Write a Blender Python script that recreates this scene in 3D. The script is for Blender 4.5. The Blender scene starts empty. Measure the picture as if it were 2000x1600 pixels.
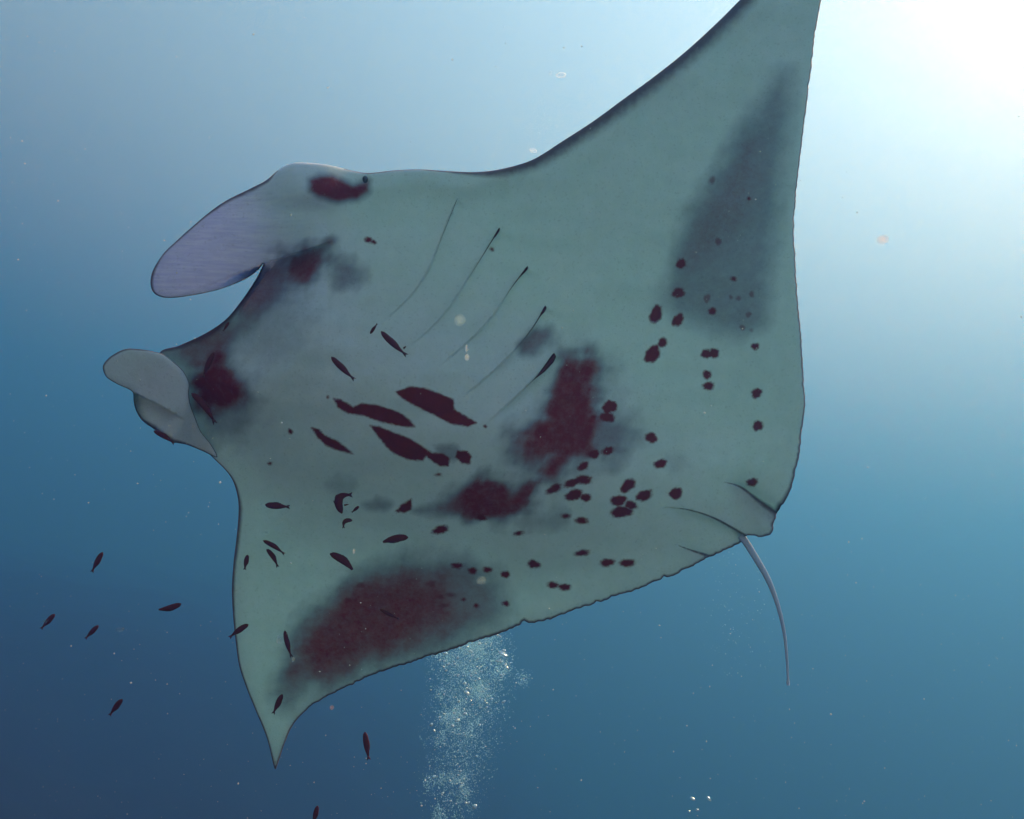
import bpy, bmesh, math, random
import numpy as np
from mathutils import Vector, Matrix
from mathutils.geometry import delaunay_2d_cdt

# ------------------------------------------------------------------ camera, sky, sun, exposure
S = bpy.context.scene
DEPTH = 24.1          # camera this many metres under the surface
PITCH = 11.44
BED = 60.0
HFOV = 62.0
ROLL = 10.0            # the diver holds the camera tilted
EXPOSURE = 1.60
cam = bpy.data.objects.new('camera', bpy.data.cameras.new('camera'))
S.collection.objects.link(cam)
S.camera = cam
cam.location = (0, 0, -DEPTH)
cam.data.angle = math.radians(HFOV)
cam.data.clip_start = 0.02
cam.data.clip_end = 3000
_p = math.radians(PITCH)
F = Vector((0, math.cos(_p), math.sin(_p)))
U = Vector((0, -math.sin(_p), math.cos(_p)))
_r = math.radians(ROLL)
_x = Vector((1, 0, 0))
X2, U = _x * math.cos(_r) + U * math.sin(_r), U * math.cos(_r) - _x * math.sin(_r)
R3 = Matrix((tuple(X2), tuple(U), tuple(-F))).transposed()      # camera axes in world
cam.rotation_euler = R3.to_euler()
SUNDIR = (F + 0.97 * X2 + 0.78 * U).normalized()

world = bpy.data.worlds.new('World')
S.world = world
world.use_nodes = True
wn = world.node_tree
sky = wn.nodes.new('ShaderNodeTexSky')
sky.sky_type = 'NISHITA'
sky.sun_disc = False
sky.air_density = 3.0
sky.dust_density = 1.72
sky.sun_elevation = math.asin(SUNDIR.z)
sky.sun_rotation = math.atan2(SUNDIR.x, SUNDIR.y)
wn.links.new(sky.outputs[0], wn.nodes['Background'].inputs[0])
wn.nodes['Background'].inputs[1].default_value = 0.113

sl = bpy.data.lights.new('sun', 'SUN')
sl.energy = 5.0
sl.angle = math.radians(0.5)
sl.color = (1, 0.969, 0.95)
sun = bpy.data.objects.new('sun', sl)
S.collection.objects.link(sun)
sun.rotation_euler = SUNDIR.to_track_quat('Z', 'Y').to_euler()

S.view_settings.view_transform = 'Standard'
S.view_settings.look = 'None'
S.view_settings.gamma = 1
S.view_settings.use_curve_mapping = False
S.view_settings.exposure = EXPOSURE
S.render.engine = 'CYCLES'
S.cycles.max_bounces = 10
S.cycles.volume_bounces = 3
S.cycles.transparent_max_bounces = 12
S.cycles.use_denoising = True
S.cycles.sample_clamp_indirect = 4.0
S.cycles.caustics_reflective = False
S.cycles.caustics_refractive = False

# ------------------------------------------------------------------ helpers
rnd = random.Random(7)
nrng = np.random.default_rng(7)
K = 2 * math.tan(math.radians(HFOV / 2)) / 2000.0       # metres per source pixel at 1 m
Z0 = 1.5                                                # distance of the manta's mid plane


def link(o):
    S.collection.objects.link(o)
    return o


def tag(o, label=None, cat=None, group=None, kind=None):
    if label: o['label'] = label
    if cat: o['category'] = cat
    if group: o['group'] = group
    if kind: o['kind'] = kind
    return o


def camspace(px, py, d):
    """a point seen at (px, py), d metres in front of the camera, in camera axes"""
    return Vector(((px - 1000) * K * d, (800 - py) * K * d, -d))


def at(px, py, d):
    return Vector((0, 0, -DEPTH)) + R3 @ camspace(px, py, d)


def new_mat(name):
    m = bpy.data.materials.new(name)
    m.use_nodes = True
    return m, m.node_tree, m.node_tree.nodes['Principled BSDF']


def mathn(nt, op, a, b=None, c=None, clamp=False):
    n = nt.nodes.new('ShaderNodeMath')
    n.operation = op
    n.use_clamp = clamp
    for i, v in enumerate((a, b, c)):
        if v is None: continue
        if isinstance(v, (int, float)): n.inputs[i].default_value = v
        else: nt.links.new(v, n.inputs[i])
    return n.outputs[0]


def mixc(nt, fac, a, b):
    n = nt.nodes.new('ShaderNodeMix')
    n.data_type = 'RGBA'
    for sock, v in ((n.inputs['Factor'], fac), (n.inputs[6], a), (n.inputs[7], b)):
        if isinstance(v, tuple): sock.default_value = (*v, 1)
        elif isinstance(v, (int, float)): sock.default_value = v
        else: nt.links.new(v, sock)
    return n.outputs[2]


def noise(nt, scale, detail=2, rough=.5, vec=None):
    n = nt.nodes.new('ShaderNodeTexNoise')
    n.inputs['Scale'].default_value = scale
    n.inputs['Detail'].default_value = detail
    n.inputs['Roughness'].default_value = rough
    if vec is None:
        tc = nt.nodes.new('ShaderNodeTexCoord')
        vec = tc.outputs['Object']
    nt.links.new(vec, n.inputs['Vector'])
    return n.outputs['Fac']


def attr(nt, name):
    n = nt.nodes.new('ShaderNodeAttribute')
    n.attribute_name = name
    return n.outputs['Fac']


# ------------------------------------------------------------------ the water and the added sea floor
def water_material():
    m = bpy.data.materials.new('sea_water')
    m.use_nodes = True
    nt = m.node_tree
    nt.nodes.remove(nt.nodes['Principled BSDF'])
    out = nt.nodes['Material Output']
    SA = (0.03510, 0.03420, 0.03100)
    # forward scattering, one lobe per colour band, plus a little even haze
    S1 = ((0.00325, 0.462), (0.01370, 0.60), (0.03850, 0.423))
    S2 = (0.00021, 0.00026, 0.0006)

    def scatter(ss, g):
        n = nt.nodes.new('ShaderNodeVolumeScatter')
        q = max(ss)
        n.inputs['Color'].default_value = (*[x / q for x in ss], 1)
        n.inputs['Density'].default_value = q
        n.inputs['Anisotropy'].default_value = g
        return n

    def both(p, q):
        n = nt.nodes.new('ShaderNodeAddShader')
        nt.links.new(p.outputs[0], n.inputs[0])
        nt.links.new(q.outputs[0], n.inputs[1])
        return n
    tot = scatter(S2, 0.0)
    for i, (v, g) in enumerate(S1):
        tot = both(tot, scatter([v if i == j else 0 for j in range(3)], g))
    c = nt.nodes.new('ShaderNodeVolumeAbsorption')
    q = max(SA)
    c.inputs['Color'].default_value = (*[1 - x / q for x in SA], 1)
    c.inputs['Density'].default_value = q
    s2 = both(tot, c)
    nt.links.new(s2.outputs[0], out.inputs['Volume'])
    return m


def box_object(name, lo, hi, mat):
    me = bpy.data.meshes.new(name)
    v = [(x, y, z) for x in (lo[0], hi[0]) for y in (lo[1], hi[1]) for z in (lo[2], hi[2])]
    f = [(0, 1, 3, 2), (4, 6, 7, 5), (0, 4, 5, 1), (2, 3, 7, 6), (0, 2, 6, 4), (1, 5, 7, 3)]
    me.from_pydata(v, [], f)
    me.materials.append(mat)
    return link(bpy.data.objects.new(name, me))


zb = -DEPTH - BED
tag(box_object('water', (-400, -400, zb - 1), (400, 400, 0), water_material()), kind='structure')


def added_seabed():
    """added ground: dark shelf ahead dims the water, pale slope behind fills the belly"""
    m, nt, b = new_mat('added_ground')
    sand = mixc(nt, noise(nt, .9, 6, .65), (.15, .22, .25), (.31, .43, .47))  # pale bounce colour of the added slope
    coral = mixc(nt, noise(nt, 1.6, 6, .7), (.008, .008, .013), (.022, .021, .032))  # near black, so the added shelf darkens the water
    nt.links.new(mixc(nt, attr(nt, 'sand'), coral, sand), b.inputs['Base Color'])
    b.inputs['Specular IOR Level'].default_value = .05
    b.inputs['Roughness'].default_value = .95
    xs = np.concatenate([np.linspace(-390, -64, 20), np.linspace(-60, 60, 101), np.linspace(64, 390, 20)])
    ys = np.concatenate([np.linspace(-390, -50, 12), np.linspace(-46, 90, 114), np.linspace(96, 390, 20)])
    X, Y = np.meshgrid(xs, ys)
    slope = -DEPTH + 5 - FILL_TILT * (.72 * Y + .15 * X + FILL_Y)  # slope added behind the viewer to bounce light onto the belly
    xx = np.maximum(0, X + 14)
    shelf = -DEPTH - DIM_SHELF - .02 * xx**2 - .004 * np.maximum(0, Y) ** 1.3  # shelf added to darken the water at lower left
    shelf = np.maximum(shelf, zb + .6)
    k = 1.2
    mx = np.maximum(slope, shelf)
    Z = mx + k * np.log(np.exp((slope - mx) / k) + np.exp((shelf - mx) / k))
    Z = np.minimum(Z, -3.5)
    Z += .22 * np.sin(X * .41 + 1.3) * np.cos(Y * .37) + .16 * np.sin(X * .93 + Y * .71) + .1 * np.sin(X * 2.1 - Y * 1.7)
    Z = np.maximum(Z, zb - .5)
    sandy = 1 / (1 + np.exp(-(slope - shelf) / 1.5))
    v = np.stack([X.ravel(), Y.ravel(), Z.ravel()], 1)
    N = len(xs)
    f = [(j * N + i, j * N + i + 1, (j + 1) * N + i + 1, (j + 1) * N + i) for j in range(len(ys) - 1) for i in range(N - 1)]
    me = bpy.data.meshes.new('added_seabed')
    me.from_pydata(v.tolist(), [], f)
    at_ = me.attributes.new('sand', 'FLOAT', 'POINT')
    at_.data.foreach_set('value', sandy.ravel().astype(np.float32))
    me.shade_smooth()
    me.materials.append(m)
    tag(link(bpy.data.objects.new('added_seabed', me)), kind='structure')


FILL_TILT, FILL_Y, DIM_SHELF = 1.2, 12.0, 2.6
added_seabed()

# ------------------------------------------------------------------ 2-D tools for the manta's sheet
def catmull(pts, step, closed=True):
    P = np.array([p[:2] for p in pts], float)
    Wd = np.array([p[2] if len(p) > 2 else 0 for p in pts], float)
    n = len(P)
    out, ow = [], []
    rng = range(n) if closed else range(n - 1)
    for i in rng:
        if closed:
            a, b, c, d = P[i - 1], P[i], P[(i + 1) % n], P[(i + 2) % n]
        else:
            a, b, c, d = P[max(i - 1, 0)], P[i], P[i + 1], P[min(i + 2, n - 1)]
        w0, w1 = Wd[i], Wd[(i + 1) % n]
        L = np.linalg.norm(c - b)
        k = max(1, int(round(L / step)))
        # centripetal-ish tangents keep tight corners from overshooting
        m1 = (c - a) * .5
        m2 = (d - b) * .5
        for m_ in (m1, m2):
            l_ = np.linalg.norm(m_)
            if l_ > L: m_ *= L / l_
        for j in range(k):
            t = j / k
            h = (2*t**3-3*t**2+1, t**3-2*t**2+t, -2*t**3+3*t**2, t**3-t**2)
            out.append(h[0]*b + h[1]*m1 + h[2]*c + h[3]*m2)
            ow.append(w0 + (w1 - w0) * t)
    if not closed:
        out.append(P[-1]); ow.append(Wd[-1])
    return np.array(out), np.array(ow)


def seg_dist(p, A, B, chunk=4000):
    """distance of points p to segments A-B: (dist, index, t)"""
    D = B - A
    L2 = np.maximum((D * D).sum(1), 1e-9)
    res, idx, tt = np.empty(len(p)), np.empty(len(p), int), np.empty(len(p))
    for s in range(0, len(p), chunk):
        q = p[s:s+chunk]
        t = np.clip(((q[:, None, :] - A) * D).sum(2) / L2, 0, 1)
        d = np.linalg.norm(q[:, None, :] - (A + t[..., None] * D), axis=2)
        i = d.argmin(1)
        r = np.arange(len(q))
        res[s:s+chunk], idx[s:s+chunk], tt[s:s+chunk] = d[r, i], i, t[r, i]
    return res, idx, tt


def inside(p, poly):
    x, y = p[:, 0], p[:, 1]
    c = np.zeros(len(p), bool)
    n = len(poly)
    for i in range(n):
        x1, y1 = poly[i - 1]
        x2, y2 = poly[i]
        if y1 == y2: continue
        c ^= ((y1 > y) != (y2 > y)) & (x < (x2 - x1) * (y - y1) / (y2 - y1) + x1)
    return c


def poly_sdf(p, poly):
    q = np.array(poly, float)
    d, _, _ = seg_dist(p, q, np.roll(q, -1, 0))
    return np.where(inside(p, q), -d, d)


def ell_sdf(p, cx, cy, rx, ry, rot=0):
    a = math.radians(rot)
    dx, dy = p[:, 0] - cx, p[:, 1] - cy
    u, v = dx*math.cos(a) + dy*math.sin(a), -dx*math.sin(a) + dy*math.cos(a)
    r = np.sqrt((u / rx)**2 + (v / ry)**2)
    th = np.arctan2(v / ry, u / rx)
    q = cx * 12.9898 + cy * 78.233
    r = r + .08 * np.sin(2 * th + q) + .06 * np.sin(3 * th + q * 1.7) + .04 * np.sin(5 * th + q * 2.3) + .03 * np.sin(8 * th + q * 3.1)
    return (r - 1) * min(rx, ry)


def sstep(x, a, b):
    t = np.clip((x - a) / (b - a), 0, 1)
    return t * t * (3 - 2 * t)


_wp = [(nrng.uniform(0, 6.28), nrng.uniform(0, 6.28), nrng.uniform(0, 6.28)) for _ in range(14)]


def wobble(P, scale):
    """smooth pseudo-random field, about -1..1, features of `scale` px"""
    z = np.zeros(len(P))
    for i, (a, ph, c) in enumerate(_wp):
        k = 6.28 / (scale * (.55 + .1 * i))
        z += np.sin((P[:, 0] * math.cos(a) + P[:, 1] * math.sin(a)) * k + ph)
    return z / 3.8


class Crease:
    """an overlap in the skin: one side of the line dips under the other"""
    def __init__(self, pts, side, A, w, B=0., ends=(.15, .3)):
        self.c, _ = catmull(pts, 4, closed=False)
        self.side, self.A, self.w, self.B, self.ends = side, A, w, B, ends
        seg = np.linalg.norm(np.diff(self.c, axis=0), axis=1)
        self.len = np.concatenate([[0], np.cumsum(seg)])

    def offset_points(self):
        t = np.gradient(self.c, axis=0)
        t /= np.linalg.norm(t, axis=1)[:, None]
        n = np.stack([-t[:, 1], t[:, 0]], 1)
        return np.concatenate([self.c[1:-1] + n[1:-1] * .7, self.c[1:-1] - n[1:-1] * .7])

    def dz(self, p):
        lo, hi = self.c.min(0) - 6 * self.w, self.c.max(0) + 6 * self.w
        m = ((p > lo) & (p < hi)).all(1)
        z = np.zeros(len(p))
        if not m.any(): return z
        q = p[m]
        A, B = self.c[:-1], self.c[1:]
        d, i, t = seg_dist(q, A, B)
        dv = B[i] - A[i]
        cr = dv[:, 0] * (q[:, 1] - A[i][:, 1]) - dv[:, 1] * (q[:, 0] - A[i][:, 0])
        s = np.sign(cr) * self.side
        u = (self.len[i] + t * (self.len[i + 1] - self.len[i])) / self.len[-1]
        env = np.ones_like(u)
        if self.ends[0] > 0: env *= sstep(u, 0, self.ends[0])
        if self.ends[1] > 0: env *= 1 - sstep(u, 1 - self.ends[1], 1)
        # beyond the ends of the line fade out
        z[m] = np.where(s > 0, self.A, -self.B) * env * np.exp(-d / self.w)
        return z


def sheet(outline, creases, fine_pts, mid, front, back, step=3.5, coarse=7.0, ragged=None):
    """triangulated solid: outline (N,2) px; returns verts (px,py,z px), faces, n_front, e, idx, t"""
    O = outline
    n = len(O)
    A, B = O, np.roll(O, -1, 0)
    lo, hi = O.min(0), O.max(0)
    # coarse hex grid + fine points where detail asks for it
    gx = np.arange(lo[0], hi[0], coarse)
    gy = np.arange(lo[1], hi[1], coarse * .866)
    G = np.array([(x + (coarse / 2 if j & 1 else 0), y) for j, y in enumerate(gy) for x in gx])
    fm = fine_pts
    G = G[inside(G, O)]
    e, _, _ = seg_dist(G, A, B)
    G = G[e > 9]
    if fm is not None and len(fm):
        fm = fm[inside(fm, O)]
        e, _, _ = seg_dist(fm, A, B)
        fm = fm[e > 3]
    # rings parallel to the edge
    t = np.roll(O, -1, 0) - np.roll(O, 1, 0)
    t /= np.maximum(np.linalg.norm(t, axis=1), 1e-6)[:, None]
    nrm = np.stack([-t[:, 1], t[:, 0]], 1)
    area = .5 * (O[:, 0] * np.roll(O[:, 1], -1) - np.roll(O[:, 0], -1) * O[:, 1]).sum()
    if area < 0: nrm = -nrm
    rings = []
    for r in (1.2, 3.2, 6.5):
        q = O + nrm * r
        q = q[inside(q, O)]
        e, _, _ = seg_dist(q, A, B)
        rings.append(q[e > r * .93])
    cl = [c.offset_points() for c in creases]
    cl = [q[inside(q, O)] for q in cl]
    pts = [O] + rings + cl + ([fm] if fm is not None and len(fm) else []) + [G]
    P = np.concatenate(pts)
    # thin out near-duplicates, earlier ones win
    key = {}
    keep = []
    for i, (x, y) in enumerate(P):
        k_ = (int(x / 1.1), int(y / 1.1))
        if i >= n and k_ in key: continue
        key[k_] = 1
        keep.append(i)
    P = P[keep]
    ed = [(i, (i + 1) % n) for i in range(n)]
    vs, es, fs, ov, oe, of = delaunay_2d_cdt([Vector(p) for p in P], ed, [], 1, 1e-4)
    V = np.array([tuple(v) for v in vs])
    T = np.array(fs)
    cen = V[T].mean(1)
    T = T[inside(cen, O)]
    a2 = np.cross(V[T[:, 1]] - V[T[:, 0]], V[T[:, 2]] - V[T[:, 0]])
    T[a2 > 0] = T[a2 > 0][:, ::-1]           # image y is down: this orientation faces the camera
    e, ei, et = seg_dist(V, A, B)
    e[e < 1e-3] = 0
    dz = sum((c.dz(V) for c in creases), np.zeros(len(V)))
    M = mid(V)
    zf = M - front(V, e, ei) + dz
    zb_ = np.maximum(M + back(V, e, ei), zf + 1.0 * (e > 0))
    rim = e == 0
    zf[rim] = M[rim]
    ids = np.arange(len(V))
    bid = np.where(rim, ids, -1)
    inner = np.where(~rim)[0]
    bid[inner] = len(V) + np.arange(len(inner))
    V3 = np.concatenate([np.c_[V, zf], np.c_[V[inner], zb_[inner]]])
    TB = bid[T][:, ::-1]
    return V3, T, TB, V, e, ei, et, inner


def to_local(V3, anchor):
    d = Z0 * (1 + V3[:, 2] * K)
    L = np.c_[(V3[:, 0] - 1000) * K * d, (800 - V3[:, 1]) * K * d, -d]
    return L - np.array(anchor)


def mesh_from(name, verts, faces, mats, fattr=None, matidx=None):
    me = bpy.data.meshes.new(name)
    me.from_pydata([tuple(v) for v in verts], [], [tuple(int(i) for i in f) for f in faces])
    for m in mats: me.materials.append(m)
    if fattr:
        for k_, a in fattr.items():
            at_ = me.attributes.new(k_, 'FLOAT', 'POINT')
            at_.data.foreach_set('value', np.asarray(a, np.float32))
    if matidx is not None:
        me.polygons.foreach_set('material_index', np.asarray(matidx, np.int32))
    me.shade_smooth()
    me.update()
    return me


# ------------------------------------------------------------------ skin of the manta
def skin_material():
    m, nt, b = new_mat('manta_skin')
    L = nt.links.new
    n1 = noise(nt, 9, 4, .6)
    n2 = noise(nt, 60, 3, .6)
    n3 = noise(nt, 260, 2, .6)
    belly = mixc(nt, n1, (.70, .76, .78), (.84, .74, .84))
    belly = mixc(nt, mathn(nt, 'MULTIPLY', noise(nt, 34, 3, .6), .5), belly, (.78, .70, .80))
    tc = nt.nodes.new('ShaderNodeTexCoord')
    mp = nt.nodes.new('ShaderNodeMapping')
    mp.inputs['Rotation'].default_value = (0, 0, math.radians(-12))
    mp.inputs['Scale'].default_value = (22, 240, 40)
    L(tc.outputs['Object'], mp.inputs['Vector'])
    streak = noise(nt, 1.0, 3, .6, mp.outputs[0])
    mrs = nt.nodes.new('ShaderNodeMapRange')
    L(streak, mrs.inputs['Value'])
    mrs.inputs['From Min'].default_value = .35
    mrs.inputs['From Max'].default_value = .65
    belly = mixc(nt, attr(nt, 'fin'), belly, mixc(nt, mrs.outputs[0], (.71, .66, .92), (.87, .82, 1.0)))
    belly = mixc(nt, mathn(nt, 'MULTIPLY', n2, .34), belly, (.42, .48, .5))
    # freckled grain
    fre = mathn(nt, 'MULTIPLY', mathn(nt, 'GREATER_THAN', n3, .64), .26)
    belly = mixc(nt, fre, belly, (.35, .3, .34))
    # soft smudges of dark pigment, plus painted shade at mouth and head fin
    soft = attr(nt, 'soft')
    sn = mathn(nt, 'MULTIPLY_ADD', mathn(nt, 'SUBTRACT', noise(nt, 75, 6, .8), .5), .32, soft)
    soft2 = mathn(nt, 'MULTIPLY', sn, mathn(nt, 'MULTIPLY', soft, 8, clamp=True), clamp=True)
    dark = mixc(nt, n2, (.17, .010, .016), (.27, .016, .026))
    darkgrey = (.074, .055, .125)
    mrd = nt.nodes.new('ShaderNodeMapRange')
    mrd.interpolation_type = 'SMOOTHSTEP'
    L(soft2, mrd.inputs['Value'])
    mrd.inputs['From Min'].default_value = .50
    mrd.inputs['From Max'].default_value = .98
    smudge = mixc(nt, mrd.outputs[0], darkgrey, dark)
    col = mixc(nt, soft2, belly, smudge)
    # crisp spots, edge broken up
    sd = attr(nt, 'spot')
    j = mathn(nt, 'MULTIPLY_ADD', mathn(nt, 'SUBTRACT', noise(nt, 170, 5, .8), .5), 9.0, sd)
    mr = nt.nodes.new('ShaderNodeMapRange')
    mr.interpolation_type = 'SMOOTHSTEP'
    L(j, mr.inputs['Value'])
    mr.inputs['From Min'].default_value = 3.2
    mr.inputs['From Max'].default_value = -2.8
    strength = attr(nt, 'spot_dark')
    col = mixc(nt, mathn(nt, 'MULTIPLY', mr.outputs[0], strength), col, mixc(nt, n2, (.13, .007, .010), (.24, .012, .016)))
    # dark margin where back colour wraps the edge, plus painted pelvic-fold shade
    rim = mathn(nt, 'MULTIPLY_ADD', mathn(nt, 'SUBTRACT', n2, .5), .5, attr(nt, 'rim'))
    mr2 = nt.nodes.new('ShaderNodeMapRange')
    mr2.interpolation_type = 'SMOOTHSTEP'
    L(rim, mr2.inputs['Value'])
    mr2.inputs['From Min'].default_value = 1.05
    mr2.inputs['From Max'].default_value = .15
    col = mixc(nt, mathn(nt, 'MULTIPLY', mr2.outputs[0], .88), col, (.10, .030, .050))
    L(col, b.inputs['Base Color'])
    b.inputs['Roughness'].default_value = .6
    b.inputs['Specular IOR Level'].default_value = .2
    bump = nt.nodes.new('ShaderNodeBump')
    bump.inputs['Strength'].default_value = .45
    bump.inputs['Distance'].default_value = .004
    L(noise(nt, 45, 5, .6), bump.inputs['Height'])
    L(bump.outputs[0], b.inputs['Normal'])
    # thin edges let some light through
    tr = nt.nodes.new('ShaderNodeBsdfTranslucent')
    L(col, tr.inputs['Color'])
    mx = nt.nodes.new('ShaderNodeMixShader')
    L(mathn(nt, 'MULTIPLY', attr(nt, 'thin'), 1.0), mx.inputs[0])
    L(b.outputs[0], mx.inputs[1])
    L(tr.outputs[0], mx.inputs[2])
    L(mx.outputs[0], nt.nodes['Material Output'].inputs['Surface'])
    return m


def back_material():
    m, nt, b = new_mat('manta_back')
    nt.links.new(mixc(nt, noise(nt, 8, 4), (.03, .028, .034), (.07, .06, .07)), b.inputs['Base Color'])
    b.inputs['Roughness'].default_value = .6
    b.inputs['Specular IOR Level'].default_value = .2
    # flesh between back and belly is thin enough for sunlight to glow through
    tr = nt.nodes.new('ShaderNodeBsdfTranslucent')
    nt.links.new(mixc(nt, attr(nt, 'fin'), (.20, .54, .58), (.34, .44, .72)), tr.inputs['Color'])
    mx = nt.nodes.new('ShaderNodeMixShader')
    nt.links.new(attr(nt, 'thin'), mx.inputs[0])
    nt.links.new(b.outputs[0], mx.inputs[1])
    nt.links.new(tr.outputs[0], mx.inputs[2])
    nt.links.new(mx.outputs[0], nt.nodes['Material Output'].inputs['Surface'])
    return m


def plain(name, c1, c2, scale=40, rough=.6, spec=.2):
    m, nt, b = new_mat(name)
    nt.links.new(mixc(nt, noise(nt, scale, 4), c1, c2), b.inputs['Base Color'])
    b.inputs['Roughness'].default_value = rough
    b.inputs['Specular IOR Level'].default_value = spec
    return m


SKIN = skin_material()
BACK = back_material()
SLIT = plain('gill_lining', (.06, .006, .010), (.10, .012, .018))
TAILM = plain('tail_skin', (.34, .38, .52), (.50, .54, .70))
EYEM = plain('eye_ball', (.006, .005, .006), (.015, .01, .012), rough=.15, spec=.6)

# outline: x, y, width of the dark margin (source pixels)
OUT = [(540,335,2),(555,325,1),(575,318,1),(600,318,1),(640,322,1),(690,334,2),(720,338,3),(770,333,2),(820,331,2),(870,334,4),
       (930,336,12),(980,330,22),(1040,312,28),(1100,275,32),(1160,236,34),(1220,192,35),(1280,148,35),(1340,100,35),(1400,45,36),(1440,5,36),
       (1500,-58,26),(1560,-132,22),(1610,-213,16),(1645,-290,8),(1655,-312,6),(1653,-280,5),(1640,-190,5),(1622,-90,4),(1604,0,3.5),(1592,70,3.5),
       (1583,150,3.5),(1572,230,3.5),(1562,310,3.5),(1553,400,3.5),(1551,470,4),(1556,540,4),(1561,610,4.5),(1567,690,5),(1571,760,5),(1571,810,5),
       (1565,860,6),(1557,910,7),(1545,955,9),(1530,985,12),(1518,1000,14),(1516,1012,7),(1511,1023,7),(1510,1035,7),(1500,1046,7),(1488,1050,6),
       (1470,1046,4),(1456,1048,6),(1450,1060,6),(1438,1066,6),(1410,1078,6),(1385,1088,7),(1350,1106,6),(1300,1130,6),(1240,1152,6),(1180,1172,6),
       (1120,1192,6),(1060,1212,6.5),(1020,1220,7),(960,1243,7),(900,1262,6.5),(840,1282,6),(780,1302,6),(720,1322,5.5),(670,1345,5),(620,1372,4.5),
       (590,1395,4.5),(570,1420,4.5),(555,1455,4.5),(545,1485,5),(538,1503,5),(533,1490,5),(525,1455,4),(515,1425,4),(500,1390,4),(480,1340,4.5),
       (467,1300,5),(460,1250,5.5),(455,1200,6),(453,1150,7.5),(456,1100,8.5),(462,1050,10),(466,1000,10),(464,970,8),(455,940,5),(440,918,3),
       (410,888,3),(380,850,4),(350,800,4),(330,740,6),(312,690,6),(350,675,11),(400,652,14),(440,625,13),(470,590,10),(500,545,9),
       (514,516,6),(505,527,3),(480,545,2.5),(430,565,2),(370,578,2),(325,582,3),(302,574,5),(294,555,7),(298,530,7),(318,497,4),
       (340,475,4),(400,422,5),(440,393,8),(490,368,10),(520,352,8)]
FIN_POLY = np.array([(545,328),(520,340),(280,500),(280,600),(440,580),(514,516),(560,500),(600,487),(630,478),(600,420),(560,370)], float)

SOFT = [  # polygon, density, blur, roughness of the outline
    ([(820,1092),(750,1110),(692,1140),(650,1172),(612,1207),(585,1242),(562,1290),(545,1350),(560,1372),(620,1346),(700,1312),(800,1280),(890,1250),(960,1215),(985,1172),(962,1130),(915,1107),(870,1092)], .70, 34, .4),
    ([(730,1130),(672,1162),(625,1205),(595,1250),(582,1300),(620,1315),(700,1285),(800,1248),(880,1200),(860,1150),(790,1126)], .80, 34, .5),
    ([(1532,140),(1495,190),(1460,245),(1425,310),(1385,375),(1350,420),(1330,480),(1312,540),(1296,595),(1345,620),(1400,642),(1450,648),(1490,632),(1498,560),(1506,480),(1516,400),(1526,300),(1538,205)], .60, 30, .3),
    ([(1440,280),(1390,375),(1352,430),(1335,490),(1345,520),(1395,490),(1440,430),(1475,340),(1480,270)], .30, 34, .4),
    ([(1090,690),(1160,680),(1190,715),(1180,790),(1235,815),(1245,855),(1200,895),(1130,925),(1080,950),(1040,930),(990,900),(985,870),(1010,835),(1050,800),(1070,760)], .34, 34, .7),
    ([(1100,700),(1155,695),(1172,718),(1160,770),(1163,805),(1150,845),(1160,880),(1120,895),(1085,930),(1068,925),(1078,890),(1050,890),(1012,892),(1004,875),(1022,847),(1062,812),(1082,770),(1090,735)], .97, 20, 1),
    ([(1150,810),(1215,822),(1230,848),(1210,872),(1150,885)], .5, 18),
    ([(1075,905),(1100,900),(1110,920),(1085,945),(1062,940)], .45, 14),
    ([(955,930),(990,942),(1005,956),(1045,948),(1045,985),(1010,1012),(960,1020),(910,1008),(895,975),(920,945)], .97, 19, 1),
    ([(930,1010),(890,1008),(830,1003),(795,997),(870,985),(915,985)], .62, 10),
    ([(860,985),(890,945),(940,930),(930,1000)], .45, 18),
    ([(1015,1018),(1050,1004),(1105,1005),(1110,1022),(1060,1034)], .42, 14),
    ([(712,985),(735,974),(762,984),(750,996),(722,995)], .55, 9),
    ([(640,945),(660,932),(690,945),(665,965)], .25, 14),
    ([(1012,672),(1040,642),(1075,640),(1082,662),(1055,682),(1020,684)], .72, 12),
    ([(605,352),(625,342),(650,345),(690,362),(721,352),(721,374),(698,390),(660,393),(622,383),(605,372)], 1.0, 9, .3),
    ([(372,738),(392,712),(420,698),(442,716),(462,752),(476,774),(445,794),(410,806),(382,792)], 1.0, 18, .9),  # mouth shadow, painted as a smudge
    ([(372,700),(420,668),(470,740),(500,800),(470,850),(420,860),(390,810)], .48, 32, .8),  # softer halo of the painted mouth shadow
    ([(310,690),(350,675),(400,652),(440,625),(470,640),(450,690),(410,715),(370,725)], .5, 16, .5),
    ([(560,495),(600,485),(632,482),(618,530),(590,548),(562,532)], .86, 18),  # painted shade under the head fin's edge
    ([(505,530),(560,500),(640,478),(650,500),(600,545),(545,580),(500,600),(470,605)], .5, 20),  # painted band of shade along the fin crease
    ([(655,512),(692,502),(710,530),(692,560),(652,556)], .62, 18),
    ([(500,545),(560,540),(600,580),(600,650),(540,700),(480,700),(440,660),(470,600)], .26, 36),  # shading on the front of the head, painted in
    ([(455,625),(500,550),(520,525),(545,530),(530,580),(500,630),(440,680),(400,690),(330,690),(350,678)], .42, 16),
    ([(850,872),(890,872),(905,890),(890,900),(868,895)], .55, 7),
    ([(1180,890),(1230,865),(1240,845),(1225,900),(1195,915)], .25, 12),
    ([(1300,890),(1340,885),(1350,915),(1310,925)], .2, 14),
]
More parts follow.
